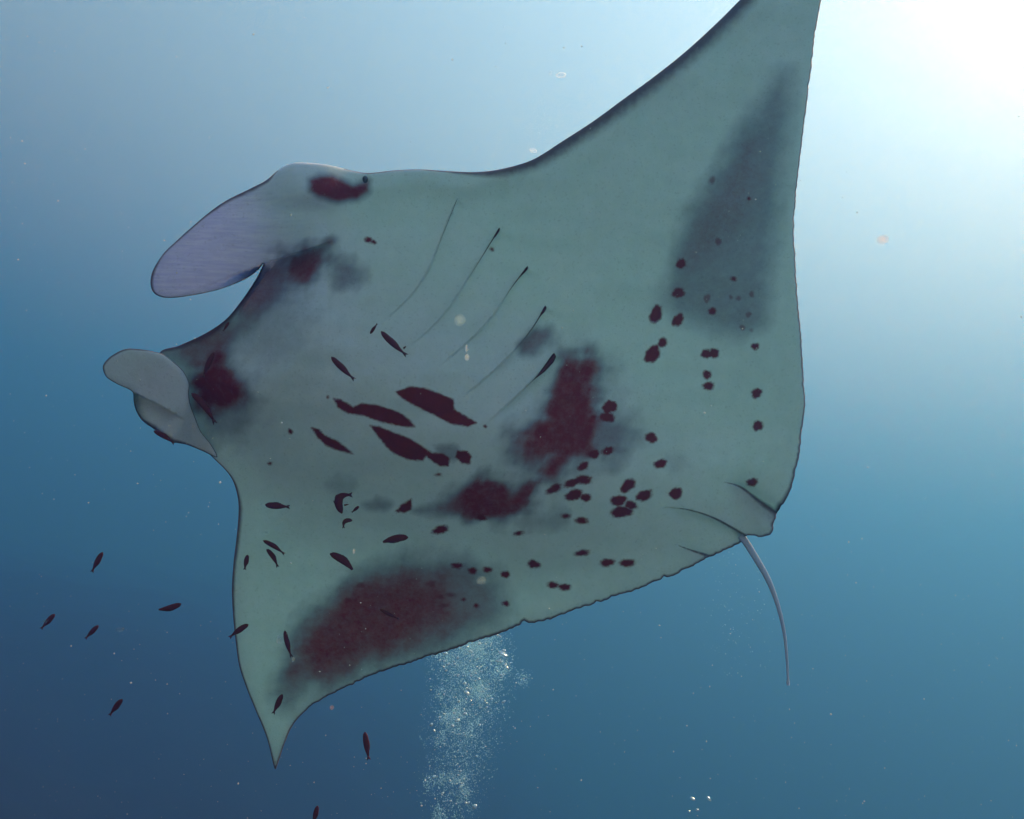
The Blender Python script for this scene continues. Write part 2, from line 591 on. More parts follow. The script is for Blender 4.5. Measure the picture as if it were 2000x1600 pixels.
SPOLY = [  # crisp patches
    [(772,765),(800,755),(830,758),(862,770),(886,780),(888,800),(912,814),(932,826),(915,834),(880,828),(850,812),(815,795),(785,778)],
    [(650,778),(665,780),(690,795),(705,788),(740,792),(780,805),(800,820),(811,834),(790,834),(745,825),(710,812),(680,808),(660,796)],
    [(722,831),(740,833),(770,845),(800,856),(825,872),(842,884),(866,886),(879,895),(876,911),(860,911),(845,902),(832,890),(826,900),(800,899),(770,886),(757,876),(740,855)],
    [(893,880),(913,881),(921,893),(917,907),(901,905),(890,893)],
    [(607,835),(623,838),(634,850),(660,862),(680,877),(690,887),(660,880),(636,870),(620,855)],
    [(772,999),(785,985),(804,974),(804,995),(790,1002)],
]
SPOTS = [(1330,515,9,10,0),(1325,572,13,9,-20),(1281,614,12,17,25),(1324,625,10,13,35),(1294,669,9,9,0),(1274,692,19,13,-42),(1380,691,10,9,0),(1395,690,10,9,0),
    (1381,732,9,8,0),(1384,754,11,8,-15),(1478,768,11,9,-20),(1480,832,11,9,-20),(1272,855,12,10,0),(1290,906,12,9,-25),(1226,949,16,11,-40),(1258,968,16,10,-30),
    (1320,964,12,12,0),(1469,942,11,8,0),(1475,677,7,7,0),(1381,583,7,8,0),(1391,608,8,7,0),(1403,472,6,7,0),(1391,352,5,8,30),(1191,795,14,13,0),(1186,815,14,10,0),
    (1187,881,12,7,-30),(1160,887,12,8,-25),(1139,911,11,8,-30),(1118,943,16,8,-18),(1140,937,15,9,-5),(1082,955,15,8,-25),(1121,967,16,11,-15),(1144,972,10,8,-10),
    (1208,978,15,11,-15),(1232,987,13,8,10),(1214,1000,21,11,0),(1105,1008,9,4,0),(1136,1017,13,6,0),(1013,1042,9,4,-12),(1137,1080,13,6,-5),(1186,1099,13,8,-8),
    (1225,1100,14,8,0),(1080,1143,11,6,-5),(1103,1147,11,7,5),(1043,1102,12,8,0),(893,1105,10,6,5),(923,1115,9,6,0),(952,1113,9,5,0),(987,1122,8,7,0),(843,1140,8,6,0),
    (880,1162,9,4,0),(861,1166,5,4,0),(867,1183,7,3,0),(905,1171,4,3,0),(931,1183,5,4,0),(988,1179,7,5,0),(703,1143,8,5,0),(680,1173,7,5,0),(940,1011,11,6,0),
    (720,469,8,5,25),(730,473,5,4,20),(960,487,4,3,0),(567,843,4,5,0),(860,1035,15,8,-10),(855,927,5,2.5,0),(1468,575,5,5,0),(1442,583,5,4,0),(1428,581,3.5,3.5,0),
    (1462,615,5,5,0),(1450,640,5,5,0),(1468,645,3,3,0),(1433,545,6,4,0),(1160,815,5,4,0),(640,776,3,3,0),(948,833,3,3,0),(527,905,4,3,0),(1463,388,3,3,0)]
FAINT = {(1403,472),(1391,352),(1468,575),(1442,583),(1428,581),(1462,615),(1450,640),(1468,645),(1381,583),(843,1140),(880,1162),(861,1166),(867,1183),(703,1143),(680,1173)}

GILLS = [[(893,388),(866,455),(838,525),(800,580),(757,621),(733,640)],
         [(975,445),(945,495),(900,567),(870,610),(832,650),(792,682)],
         [(1030,520),(1000,560),(960,620),(905,676),(850,722)],
         [(1065,597),(1040,640),(1000,690),(945,742),(890,785)],
         [(1082,690),(1048,735),(1000,782),(945,832)]]
CREASES = [Crease(g, -1, a, 20, 2.5, (.05, .5)) for g, a in zip(GILLS, (6, 9, 9, 12, 16))]
CREASES += [Crease([(1412,941),(1445,951),(1480,977),(1518,1004)], -1, 44, 16, 6, (.35, 0)),
            Crease([(1285,990),(1340,995),(1390,1010),(1430,1031),(1462,1050)], 1, 26, 24, 4, (.45, 0)),
            Crease([(1310,1060),(1350,1075),(1388,1087)], -1, 9, 14, 2, (.5, 0)),
            Crease([(508,519),(560,500),(600,487),(652,470)], 1, 55, 34, 14, (0, .5)),
            Crease([(540,512),(514,545),(482,592),(452,630),(405,662)], 1, 14, 12, 3, (.1, .4))]

H, TL = np.array([430., 640.]), np.array([1460., 1050.])
AX = (TL - H) / np.linalg.norm(TL - H)
AN = np.array([-AX[1], AX[0]])       # to the lower-left wing
ALEN = np.linalg.norm(TL - H)


def uv(P):
    q = P - H
    return q @ AX / ALEN, q @ AN


def finw(P):
    """0 on the head .. 1 at the tip of the upper head fin"""
    d = (np.array([585., 420.]) - P) @ (np.array([585., 420.]) - np.array([300., 555.])) / np.linalg.norm(np.array([285., -135.]))
    d = d / 315.0
    y_ok = sstep(P[:, 1], 700, 560)
    return np.clip(d, 0, 1.1) * y_ok * (P[:, 0] < 640)


def body_mid(P):
    u, v = uv(P)
    z = -0.20 * (800 - P[:, 1])
    z += .00022 * np.maximum(0, -v - 180)**2 * .55
    z += .00026 * np.maximum(0, v - 180)**2
    z += 45 * np.maximum(0, -u + .05)**1.3
    f = finw(P)
    z += -70 * f**1.4
    return z


def trunk(P):
    u, v = uv(P)
    w = 250 * (1 - .45 * np.clip(u, 0, 1))
    return np.exp(-(v / w)**2) * sstep(u, -.18, .12) * (1 - .75 * sstep(u, .45, 1.0))


EW = None


def edge_round(e, R):
    x = np.clip(e / R, 0, 1)
    return np.sqrt(np.maximum(0, 1 - (1 - x)**2))


def body_front(P, e, ei):
    f = finw(P)
    lump = 16 * np.exp(-((P[:, 0] - 625) / 85)**2 - ((P[:, 1] - 372) / 60)**2)
    R = np.where(P[:, 1] < 420, 26, 14) * np.ones(len(P))
    lead = sstep(P[:, 1], 400, 330) * (P[:, 0] > 500) * (P[:, 0] < 1000)
    R = R + 26 * lead
    eyeb = np.exp(-((P[:, 0] - 596) / 66)**4) * sstep(P[:, 1], 420, 380)
    R = R + 26 * eyeb
    wing = 9 + 10 * lead + 30 * eyeb
    wing = wing * (1 - .6 * np.clip(f * 2, 0, 1))
    ripple = 4.5 * wobble(P, 190) + 1.6 * wobble(P[:, ::-1], 70)
    return (wing + lump) * edge_round(e, R) + 105 * trunk(P) * sstep(e, 0, 170) + ripple * sstep(e, 5, 40)


def body_back(P, e, ei):
    f = finw(P)
    wing = 10 * (1 - .6 * np.clip(f * 2, 0, 1))
    return wing * edge_round(e, 20) + 95 * trunk(P) * sstep(e, 0, 200)


def fine_grid(sd_fn, lo, hi, step, band):
    gx = np.arange(lo[0], hi[0], step)
    gy = np.arange(lo[1], hi[1], step * .866)
    G = np.array([(x + (step / 2 if j & 1 else 0), y) for j, y in enumerate(gy) for x in gx])
    return G[np.abs(sd_fn(G)) < band]


def manta():
    O, w = catmull(OUT, 4.0)
    # ragged, nicked rear edge
    tang = np.roll(O, -1, 0) - np.roll(O, 1, 0)
    tang /= np.linalg.norm(tang, axis=1)[:, None]
    nr = np.stack([-tang[:, 1], tang[:, 0]], 1)
    s = np.arange(len(O))
    u, v = uv(O)
    rear = ((O[:, 0] > 1545) & (O[:, 1] > 60)) | ((O[:, 1] > 985) & (O[:, 0] > 600) & (O[:, 0] < 1530))
    jag = nrng.normal(0, 1, len(O))
    jag = .65 * jag + .35 * np.roll(jag, 1)
    slow = np.interp(s, s[::9], nrng.normal(0, 1, len(s[::9])))
    amp = np.where(O[:, 1] > 985, 1.15, .75) * rear
    O = O + nr * (jag * amp + slow * amp * .9)[:, None]
    for cx, cy, r, dep in ((1022, 1218, 6, 7), (1300, 1131, 5, 6), (1166, 1178, 4, 4), (740, 1316, 4, 3), (1500, 1046, 4, 3)):
        d = np.linalg.norm(O - (cx, cy), axis=1)
        cen = O - np.array((1000., 700.))
        cen /= np.linalg.norm(cen, axis=1)[:, None]
        O = O - cen * (dep * np.exp(-(d / r)**2))[:, None]
    # extra points where the markings are crisp
    fine = []
    for poly in SPOLY:
        q = np.array(poly)
        fine.append(fine_grid(lambda g: poly_sdf(g, poly), q.min(0) - 8, q.max(0) + 8, 2.6, 6))
    for sp in SPOTS:
        r = max(sp[2], sp[3]) + 7
        fine.append(fine_grid(lambda g: ell_sdf(g, *sp), (sp[0] - r, sp[1] - r), (sp[0] + r, sp[1] + r), 2.6, 6))
    for c in CREASES:
        G = fine_grid(lambda g: seg_dist(g, c.c[:-1], c.c[1:])[0], c.c.min(0) - 20, c.c.max(0) + 20, 3.4, 16)
        d = seg_dist(G, c.c[:-1], c.c[1:])[0]
        fine.append(G[d > 1.6])
    fine.append(fine_grid(lambda g: np.zeros(len(g)), (280, 300), (740, 640), 4.5, 1))
    fine = np.concatenate(fine)
    V3, TF, TB, V, e, ei, et, inner = sheet(O, CREASES, fine, body_mid, body_front, body_back)
    nv = len(V)
    # pigment and painted shade fields of the belly
    spot = np.full(nv, 60.)
    sdk = np.ones(nv)
    for poly in SPOLY:
        spot = np.minimum(spot, poly_sdf(V, poly))
    for sp in SPOTS:
        d = ell_sdf(V, *sp)
        if (sp[0], sp[1]) in FAINT:
            sdk = np.where((d < spot) & (d < 8), .6, sdk)
        spot = np.minimum(spot, d)
    soft = np.zeros(nv)
    for row in SOFT:
        poly, den, bl = row[:3]
        wb = row[3] if len(row) > 3 else .8
        d = poly_sdf(V, poly) + wb * bl * (.45 * wobble(V, 75) + .22 * wobble(V[:, ::-1] + 300, 26))
        d = d - .3 * bl
        bl = bl * 1.2
        soft = soft + (1 - soft) * den * (1 - sstep(d, -bl, bl))
    soft = np.clip(soft, 0, 1)
    width = w[ei] + (w[(ei + 1) % len(w)] - w[ei]) * et
    rim = np.where(width < 1.6, 9, e / np.maximum(width, .8))
    for c, wm in zip(CREASES[5:8], (10, 5, 5)):  # margin colour also carries painted shade of the pelvic folds
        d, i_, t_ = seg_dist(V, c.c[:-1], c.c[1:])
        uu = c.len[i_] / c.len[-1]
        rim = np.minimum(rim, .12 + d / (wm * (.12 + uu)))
    f = finw(V)
    finm = sstep(f, -.25, .5) * (V[:, 0] < 640) * sstep(V[:, 1], 640, 560)
    thin = np.clip(.30 + .25 * np.clip(f * 1.6, 0, 1) + .26 * (1 - trunk(V)), 0, .68) * sstep(e, 0, 5)
    ext = lambda a, fill: np.concatenate([a, np.full(len(inner), fill, float)])
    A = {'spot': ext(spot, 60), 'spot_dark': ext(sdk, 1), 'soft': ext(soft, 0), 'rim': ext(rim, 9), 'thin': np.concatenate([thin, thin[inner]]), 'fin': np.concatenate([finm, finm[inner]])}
    anchor = camspace(1000, 800, Z0)
    L = to_local(V3, anchor)
    root = link(bpy.data.objects.new('manta_ray', None))
    root.empty_display_size = .2
    root.matrix_world = Matrix.Translation(Vector((0, 0, -DEPTH)) + R3 @ anchor) @ R3.to_4x4()
    tag(root, 'large manta ray gliding with its pale spotted belly turned to the viewer', 'manta ray')
    # split the head fin off as a part of its own
    F_ = np.concatenate([TF, TB])
    mi = np.concatenate([np.zeros(len(TF), int), np.ones(len(TB), int)])
    cen = V3[F_][:, :, :2].mean(1)
    fin = inside(cen, FIN_POLY)

    def sub(name, mask, label=None):
        fs = F_[mask]
        ids, inv = np.unique(fs, return_inverse=True)
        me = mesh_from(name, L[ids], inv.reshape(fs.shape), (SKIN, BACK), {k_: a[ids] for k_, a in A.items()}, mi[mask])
        o = link(bpy.data.objects.new(name, me))
        o.parent = root
        if label: o['label'] = label
        return o
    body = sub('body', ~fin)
    sub('cephalic_fin', fin, 'straight lavender paddle-shaped head fin reaching forward')
    zfield = (V, V3[:nv, 2])

    def belly_z(x, y):
        i = ((zfield[0] - (x, y))**2).sum(1).argmin()
        return zfield[1][i]

    def child(name, V3c, faces, mat, label=None, parent=root, attrs=None, mats=None, matidx=None):
        me = mesh_from(name, to_local(np.array(V3c, float), anchor), faces, mats or (mat,), attrs, matidx)
        o = link(bpy.data.objects.new(name, me))
        o.parent = parent
        if label: o['label'] = label
        return o

    # ---- curled head fin on the far side
    FO, fw = catmull([(318,692,2),(300,687,2),(280,683,3),(245,682,5),(215,697,5),(202,712,5),(201,722,5),(208,737,3),(230,751,2),(258,765,2),
                      (261,785,3),(266,803,4),(278,822,6),(300,838,11),(335,862,10),(365,869,5),(395,881,3),(424,893,2),(412,868,2),(392,842,2),
                      (381,815,2),(372,790,2.5),(369,770,2.5),(369,748,2),(358,725,2),(340,708,2)], 4.0)
    fc = [Crease([(252,762),(290,781),(325,799),(362,822)], 1, 42, 46, 6, (0, .45))]

    def fmid(P):
        base = body_mid(P) - 20
        d = np.linalg.norm(P - np.array([415., 890.]), axis=1)
        lift = 50 * sstep(d, 5, 120)
        curl = 60 * np.clip((330 - P[:, 0]) / 130, 0, 1)**2
        edge = .5 * np.clip((P[:, 0] - 330) / 45, 0, 1)**2 * 20
        return base - lift + curl + edge

    fv3, ftf, ftb, fV, fe, fei, fet, finn = sheet(FO, fc, fine_grid(lambda g: np.zeros(len(g)), (195, 675), (430, 900), 4.0, 1), fmid,
        lambda P, e, i: 6 * edge_round(e, 14), lambda P, e, i: 6 * edge_round(e, 14))
    n2 = len(fV)
    wd = fw[fei] + (fw[(fei + 1) % len(fw)] - fw[fei]) * fet
    ex2 = lambda a, fill: np.concatenate([a, np.full(len(finn), fill, float)])
    FA = {'spot': ex2(np.full(n2, 60.), 60), 'spot_dark': ex2(np.ones(n2), 1), 'soft': ex2(np.zeros(n2), 0), 'rim': ex2(fe / np.maximum(wd, .8), 9), 'thin': ex2(np.full(n2, .22), .22), 'fin': ex2(np.zeros(n2), 0)}
    child('cephalic_fin', fv3, np.concatenate([ftf, ftb]), None, 'short head fin rolled into a cup, pale grey inside', root, FA, (SKIN, BACK),
          np.concatenate([np.zeros(len(ftf), int), np.ones(len(ftb), int)]))

    # ---- gill slits: narrow dark openings along the creases
    GW = [[.5, .5, .5, .4, .3, .1], [4, 1.5, .9, .7, .5, .2], [4.5, 1.3, .9, .6, .2], [5.5, 3.0, .9, .6, .2], [13, 9, .9, .5, .2]]
    for gi, (g, ww) in enumerate(zip(GILLS, GW)):
        c, wi = catmull([(x, y, q) for (x, y), q in zip(g, ww)], 5, closed=False)
        if gi == 4:
            s_ = np.linspace(0, 1, len(c))
            wi = np.interp(s_, [0, .03, .10, .22, .30, .36, .5, 1], [2, 7, 8.5, 5.5, 2.4, .8, .6, .3])
        elif gi > 0:
            s_ = np.linspace(0, 1, len(c))
            wi = np.interp(s_, [0, .02, .06, .10, .2, .5, 1], [1, ww[0] * .8, ww[0] * .8, 1.5, .9, .6, .25])
        cut = int(len(c) * (.40, .42, .34, .42, .50)[gi])
        c, wi = c[:cut], wi[:cut] * np.interp(np.arange(cut), [0, cut * .4, cut - 1], [1, 1, .12])
        t = np.gradient(c, axis=0)
        t /= np.linalg.norm(t, axis=1)[:, None]
        n_ = np.stack([t[:, 1], -t[:, 0]], 1)
        n_ = np.where((n_[:, :1] < 0), -n_, n_)          # towards the rear
        vs, fs = [], []
        for i in range(len(c)):
            for k_, (off, lift) in enumerate(((-.15, .4), (.5, 1.6), (1.0, .4), (.5, -2.))):
                q = c[i] + n_[i] * (off * wi[i] * 1.15)
                vs.append((q[0], q[1], belly_z(*(c[i] - n_[i] * 2.5)) - .6 - lift * .5))
        for i in range(len(c) - 1):
            a, b = i * 4, i * 4 + 4
            for k_ in range(4):
                k2 = (k_ + 1) % 4
                fs.append((a + k_, a + k2, b + k2))
                fs.append((a + k_, b + k2, b + k_))
        child('gill_slit', vs, fs, SLIT, 'hindmost gill slit gaping wide and dark' if gi == 4 else None)

    # ---- whip tail
    path, tr_ = catmull([(1446,1046,9),(1456,1058,8.5),(1476,1090,8),(1500,1132,7),(1519,1182,5.2),(1532,1238,4.0),(1537,1288,3.3),(1539,1326,2.8),(1539,1333,4.4),(1540,1339,3.2)], 6, closed=False)
    tr_ = tr_ * .8
    zt = np.linspace(0, 25, len(path)) + body_mid(np.array([[1450., 1050.]]))[0] + 4
    vs, fs = [], []
    NS = 10
    t = np.gradient(path, axis=0)
    t /= np.linalg.norm(t, axis=1)[:, None]
    for i, (q, r) in enumerate(zip(path, tr_)):
        n_ = np.array([-t[i][1], t[i][0]])
        for k_ in range(NS):
            a = 2 * math.pi * k_ / NS
            vs.append((q[0] + n_[0] * r * math.cos(a), q[1] + n_[1] * r * math.cos(a), zt[i] + .8 * r * math.sin(a)))
    for i in range(len(path) - 1):
        for k_ in range(NS):
            k2 = (k_ + 1) % NS
            fs.append((i*NS + k_, i*NS + k2, (i+1)*NS + k2, (i+1)*NS + k_))
    fs.append(tuple(range(NS)))
    fs.append(tuple((len(path) - 1) * NS + k_ for k_ in range(NS))[::-1])
    child('tail', vs, fs, TAILM)

    # ---- the eye on the side of the head
    bm = bmesh.new()
    bmesh.ops.create_uvsphere(bm, u_segments=16, v_segments=10, radius=1)
    vs = [(713 + v_.co.x * 6, 352 + v_.co.y * 9, belly_z(713, 352) + 2 + v_.co.z * 6) for v_ in bm.verts]
    fs = [tuple(x.index for x in f_.verts) for f_ in bm.faces]
    bm.free()
    child('eye', vs, fs, EYEM)
    return belly_z


belly_z = manta()

# ------------------------------------------------------------------ fish
FISHM = plain('fish_skin', (.08, .010, .014), (.14, .018, .022), 300, .5, .15)
FINM = plain('fish_fin', (.11, .03, .035), (.16, .05, .055), 300, .6, .1)


def depth_over_belly(x, y, lift):
    """camera distance of a point `lift` metres in front of the manta's skin"""
    return Z0 * (1 + belly_z(x, y) * K) - lift


def tube_rings(sp, half, thick, NS=10):
    """closed body along a 2-D spine sp (N,2) with half height and half thickness per ring"""
    t = np.gradient(sp, axis=0)
    t /= np.linalg.norm(t, axis=1)[:, None]
    vs, fs = [], []
    for i, (q, h, w) in enumerate(zip(sp, half, thick)):
        n_ = np.array([-t[i][1], t[i][0]])
        for k in range(NS):
            a = 2 * math.pi * k / NS
            vs.append((q[0] + n_[0] * h * math.cos(a), q[1] + n_[1] * h * math.cos(a), w * math.sin(a)))
    n = len(sp)
    for i in range(n - 1):
        for k in range(NS):
            k2 = (k + 1) % NS
            fs.append((i*NS + k, i*NS + k2, (i+1)*NS + k2, (i+1)*NS + k))
    vs.append((*sp[0], 0)); vs.append((*sp[-1], 0))
    for k in range(NS):
        k2 = (k + 1) % NS
        fs.append((n * NS, k2, k))
        fs.append((n * NS + 1, (n-1)*NS + k, (n-1)*NS + k2))
    return vs, fs


def blade(poly, th):
    """thin closed fin from a 2-D outline, thickest at its first point"""
    n = len(poly)
    c = np.mean(poly, axis=0)
    vs = [(x, y, 0) for x, y in poly] + [(*c, th), (*c, -th)]
    fs = [(i, (i + 1) % n, n) for i in range(n)] + [((i + 1) % n, i, n + 1) for i in range(n)]
    return vs, fs


def fish(head, tail, width, label, d, bend=0., fork=True, dorsal=None, pect=None, taper=.5):
    head, tail = np.array(head, float), np.array(tail, float)
    c = (head + tail) / 2
    L_ = np.linalg.norm(tail - head)
    ax = (tail - head) / L_
    nn = np.array([-ax[1], ax[0]])
    ctrl = c + nn * bend * L_
    s_ = np.linspace(0, 1, 13)
    body_s = s_ * (.86 if fork else 1.0)
    sp = np.array([(1-a)**2*head + 2*a*(1-a)*ctrl + a*a*tail for a in body_s])
    prof = np.interp(s_, [0, .05, .15, .35, .55, .75, .9, 1], [.18, .55, .82, 1, .96, .74, .45, .30])
    k = K * d
    sc = lambda q: np.array([(q[..., 0] - c[0]) * k, -(q[..., 1] - c[1]) * k]).T
    h = prof * width / 2 * k
    vs, fs = tube_rings(sc(sp), h, h * .62)
    root = link(bpy.data.objects.new('fish', mesh_from('fish_body', vs, fs, (FISHM,))))
    root.matrix_world = Matrix.Translation(at(c[0], c[1], d)) @ R3.to_4x4() @ Matrix.Rotation(rnd.uniform(-.15, .15), 4, 'X')
    tag(root, label, 'fish', 'small dark fish swimming round the manta')

    def fin_part(name, poly, th=.5):
        v2, f2 = blade(sc(np.array(poly, float)), th * k)
        o = link(bpy.data.objects.new(name, mesh_from(name, v2, f2, (FINM,))))
        o.parent = root
    if fork:
        e0, e1 = sp[-2], sp[-1]
        td = (e1 - e0) / np.linalg.norm(e1 - e0)
        tn = np.array([-td[1], td[0]])
        tl, tw = L_ * .16, width * .32
        fin_part('tail_fin', [e1 - td*2 - tn*width*.12, e1 + td*tl*.5 - tn*tw*.8, e1 + td*tl - tn*tw, e1 + td*tl*.62, e1 + td*tl + tn*tw, e1 + td*tl*.5 + tn*tw*.8, e1 - td*2 + tn*width*.12])
    if L_ > 24:
        side = -1 if dorsal is None else dorsal
        a, b = sp[3], sp[9]
        na = nn * side
        fin_part('dorsal_fin', [a + na*width*.34, sp[5] + na*width*.56, sp[7] + na*width*.56, b + na*width*.42, b + na*width*.2, sp[6] + na*width*.3])
    if pect:
        for (x, y, dx, dy) in pect:
            q = np.array((x, y), float); w = np.array((dx, dy), float)
            pn = np.array([-w[1], w[0]]) / np.linalg.norm(w)
            fin_part('pectoral_fin', [q - pn*1.8, q + w*.6 - pn*1.6, q + w, q + w*.5 + pn*1.5, q + pn*1.8])
    return root


B = depth_over_belly
fish((647,697), (693,742), 12, 'slim dark fish in front of the belly, lower left of two beside the gill slits', B(668,718,.07), .03)
fish((744,647), (795,695), 12.5, 'slim dark fish with a fin sticking up by its tail, below the second gill slit', B(768,670,.06), .04, pect=[(788,681,6,-5)])
fish((723,652), (737,632), 6, 'tiny dark fish just under the foot of the foremost gill slit', B(730,642,.03), 0, fork=True)
fish((518,986), (566,990), 13, 'level dark fish on the pale far wing, head pointing left', B(541,988,.06), .02)
fish((668,1003), (694,968), 17, 'hook-shaped fish bent double with its forked tail spread to the right', B(676,980,.06), -1.0, pect=[(672,987,10,-2), (656,986,-5,-9)])
fish((701,989), (687,1001), 6, 'tiny reddish fish right beside the hook-shaped fish', B(694,995,.04))
fish((688,1017), (672,1034), 9, 'small curled fish below the hook-shaped fish', B(680,1024,.05), .8)
fish((514,1056), (556,1083), 9.5, 'upper of two slim parallel fish near the far wing\'s front edge', B(535,1068,.06), -.08)
fish((520,1073), (543,1108), 9.5, 'lower of two slim parallel fish, its tail drooping', B(531,1088,.06), -.14)
fish((484,1084), (478,1113), 9.5, 'short upright fish beside the dark front edge of the far wing', B(481,1098,.05), .05)
fish((644,1082), (689,1113), 15, 'stout dark fish with a curved back above the big red-brown smudge', B(666,1096,.07), -.16, fork=False)
fish((797,1050), (748,1059), 14.5, 'stout dark fish floating level between the belly smudges', B(772,1054,.07), .10, fork=False)
fish((485,1220), (448,1246), 11, 'dark fish crossing the front edge of the far wing', B(500,1232,.06), .08)
fish((557,1231), (569,1285), 10, 'slim upright fish at the left rim of the big red-brown smudge', B(563,1258,.06), .06)
fish((551,1357), (534,1394), 11, 'dark fish slanting across the narrowing far wing tip', B(545,1375,.05), .02)
fish((742,1190), (780,1209), 7, 'thin fish barely visible inside the big red-brown smudge', B(760,1199,.04), .05)
fish((201,1079), (179,1118), 10.5, 'slim steep fish in open water, highest of those left of the wing', 1.50, .05)
fish((354,1179), (310,1191), 12, 'thick nearly level fish in open blue water left of the wing', 1.48, -.10, fork=False)
fish((107,1200), (80,1229), 10, 'leftmost slanting fish in the open blue water', 1.55, .04)
fish((192,1222), (167,1248), 9, 'smaller slanting fish between the leftmost one and a pale speck', 1.55, .04)
fish((240,1365), (213,1399), 10.5, 'lone slanting fish low in the dark blue corner', 1.45, .05)
fish((712,1431), (721,1483), 12, 'upright dark fish in open water between wing tip and bubbles', 1.50, .02)
fish((621,1573), (611,1612), 10, 'fish cut off by the bottom of the picture', 1.50, .02)
fish((300,842), (341,867), 10, 'slim dark fish tucked under the cupped head fin', 1.40, -.08)
fish((373,768), (421,828), 14, 'dark fish hanging in the mouth corner beside the cupped head fin', B(410,800,.05), -.12)
fish((417,688), (397,738), 11, 'dark fish in the red-brown mouth shadow, nose pointing up', B(410,712,.03), .05)
fish((447,629), (436,647), 6, 'tiny fish at the edge of the mouth between the head fins', B(450,645,.05), 0)

# ------------------------------------------------------------------ air bubbles
def bubble_material():
    m, nt, b = new_mat('air_bubble')
    L = nt.links.new
    gl = nt.nodes.new('ShaderNodeBsdfGlass')
    gl.inputs['IOR'].default_value = .75
    gl.inputs['Roughness'].default_value = .05
    tr = nt.nodes.new('ShaderNodeBsdfTranslucent')
    tr.inputs['Color'].default_value = (.72, .88, .98, 1)
    gs = nt.nodes.new('ShaderNodeBsdfGlossy')
    gs.inputs['Roughness'].default_value = .25
    gs.inputs['Color'].default_value = (.7, .85, 1, 1)
    m1, m2 = nt.nodes.new('ShaderNodeMixShader'), nt.nodes.new('ShaderNodeMixShader')
    m1.inputs[0].default_value = .72
    L(gl.outputs[0], m1.inputs[1]); L(tr.outputs[0], m1.inputs[2])
    m2.inputs[0].default_value = .3
    L(m1.outputs[0], m2.inputs[1]); L(gs.outputs[0], m2.inputs[2])
    L(m2.outputs[0], nt.nodes['Material Output'].inputs['Surface'])
    return m


BUB = bubble_material()


def clear_bubble_material():
    m, nt, b = new_mat('clear_bubble')
    lw = nt.nodes.new('ShaderNodeLayerWeight')
    lw.inputs['Blend'].default_value = .35
    tp = nt.nodes.new('ShaderNodeBsdfTransparent')
    tp.inputs['Color'].default_value = (.93, .94, .95, 1)
    gs = nt.nodes.new('ShaderNodeBsdfGlossy')
    gs.inputs['Roughness'].default_value = .12
    tr = nt.nodes.new('ShaderNodeBsdfTranslucent')
    tr.inputs['Color'].default_value = (1, .95, .92, 1)
    ad = nt.nodes.new('ShaderNodeAddShader')
    nt.links.new(gs.outputs[0], ad.inputs[0])
    nt.links.new(tr.outputs[0], ad.inputs[1])
    mx = nt.nodes.new('ShaderNodeMixShader')
    nt.links.new(mathn(nt, 'MULTIPLY', lw.outputs['Facing'], .6), mx.inputs[0])
    nt.links.new(tp.outputs[0], mx.inputs[1])
    nt.links.new(ad.outputs[0], mx.inputs[2])
    nt.links.new(mx.outputs[0], nt.nodes['Material Output'].inputs['Surface'])
    return m


CLEAR = clear_bubble_material()
MISTM, _nt, _b = new_mat('bubble_fizz')
_tr = _nt.nodes.new('ShaderNodeBsdfTranslucent')
_tr.inputs['Color'].default_value = (.46, .80, 1.0, 1)
_tp = _nt.nodes.new('ShaderNodeBsdfTransparent')
_mx = _nt.nodes.new('ShaderNodeMixShader')
_mx.inputs[0].default_value = .6
_nt.links.new(_tp.outputs[0], _mx.inputs[1])
_nt.links.new(_tr.outputs[0], _mx.inputs[2])
_nt.links.new(_mx.outputs[0], _nt.nodes['Material Output'].inputs['Surface'])
_bm = bmesh.new()
bmesh.ops.create_icosphere(_bm, subdivisions=2, radius=1)
bub_mesh = bpy.data.meshes.new('bubble')
_bm.to_mesh(bub_mesh)
_bm.free()
bub_mesh.shade_smooth()
bub_mesh.materials.append(BUB)
clear_mesh = bub_mesh.copy()
clear_mesh.name = 'clear_bubble'
clear_mesh.materials.clear()
clear_mesh.materials.append(CLEAR)


def bubble(px, py, rx, ry, d, label, group='air bubbles rising in the plume', rot=0):
    o = link(bpy.data.objects.new('bubble', clear_mesh if 'above' in group else bub_mesh))
    k = K * d
    o.matrix_world = Matrix.Translation(at(px, py, d)) @ R3.to_4x4() @ Matrix.Rotation(rot, 4, 'Z') @ Matrix.Diagonal((rx*k, ry*k, rx*k, 1))
    tag(o, label, 'bubble', group)


CLUMPS = [(min(1, abs(rnd.gauss(0, .42))), rnd.gauss(0, .5)) for _ in range(46)]


def plume_point():
    """a point of the rising stream, densest a little under the manta"""
    while True:
        t = rnd.random()                        # 0 high behind the manta .. 1 at the bottom edge
        y = 1215 + 395 * t
        dens = np.interp(t, [0, .12, .22, .36, .5, .75, 1], [.85, 1, 1, .72, .46, .30, .18])
        if rnd.random() > dens: continue
        if rnd.random() < .45:                  # bubbles travel in clumps
            ct, cg = CLUMPS[rnd.randrange(len(CLUMPS))]
            t2 = ct + rnd.gauss(0, .022)
            if not 0 <= t2 <= 1: continue
            cx = np.interp(t2, [0, .2, .5, .8, 1], [930, 922, 912, 888, 880])
            hw = np.interp(t2, [0, .2, .5, .8, 1], [58, 74, 76, 60, 52])
            return cx + (cg + rnd.gauss(0, .12)) * hw, 1215 + 395 * t2
        cx = np.interp(t, [0, .2, .5, .8, 1], [930, 922, 912, 888, 880])
        hw = np.interp(t, [0, .2, .5, .8, 1], [58, 74, 76, 60, 52])
        g = rnd.gauss(0, .52)
        if abs(g) > 1.25: continue
        return cx + g * hw, y


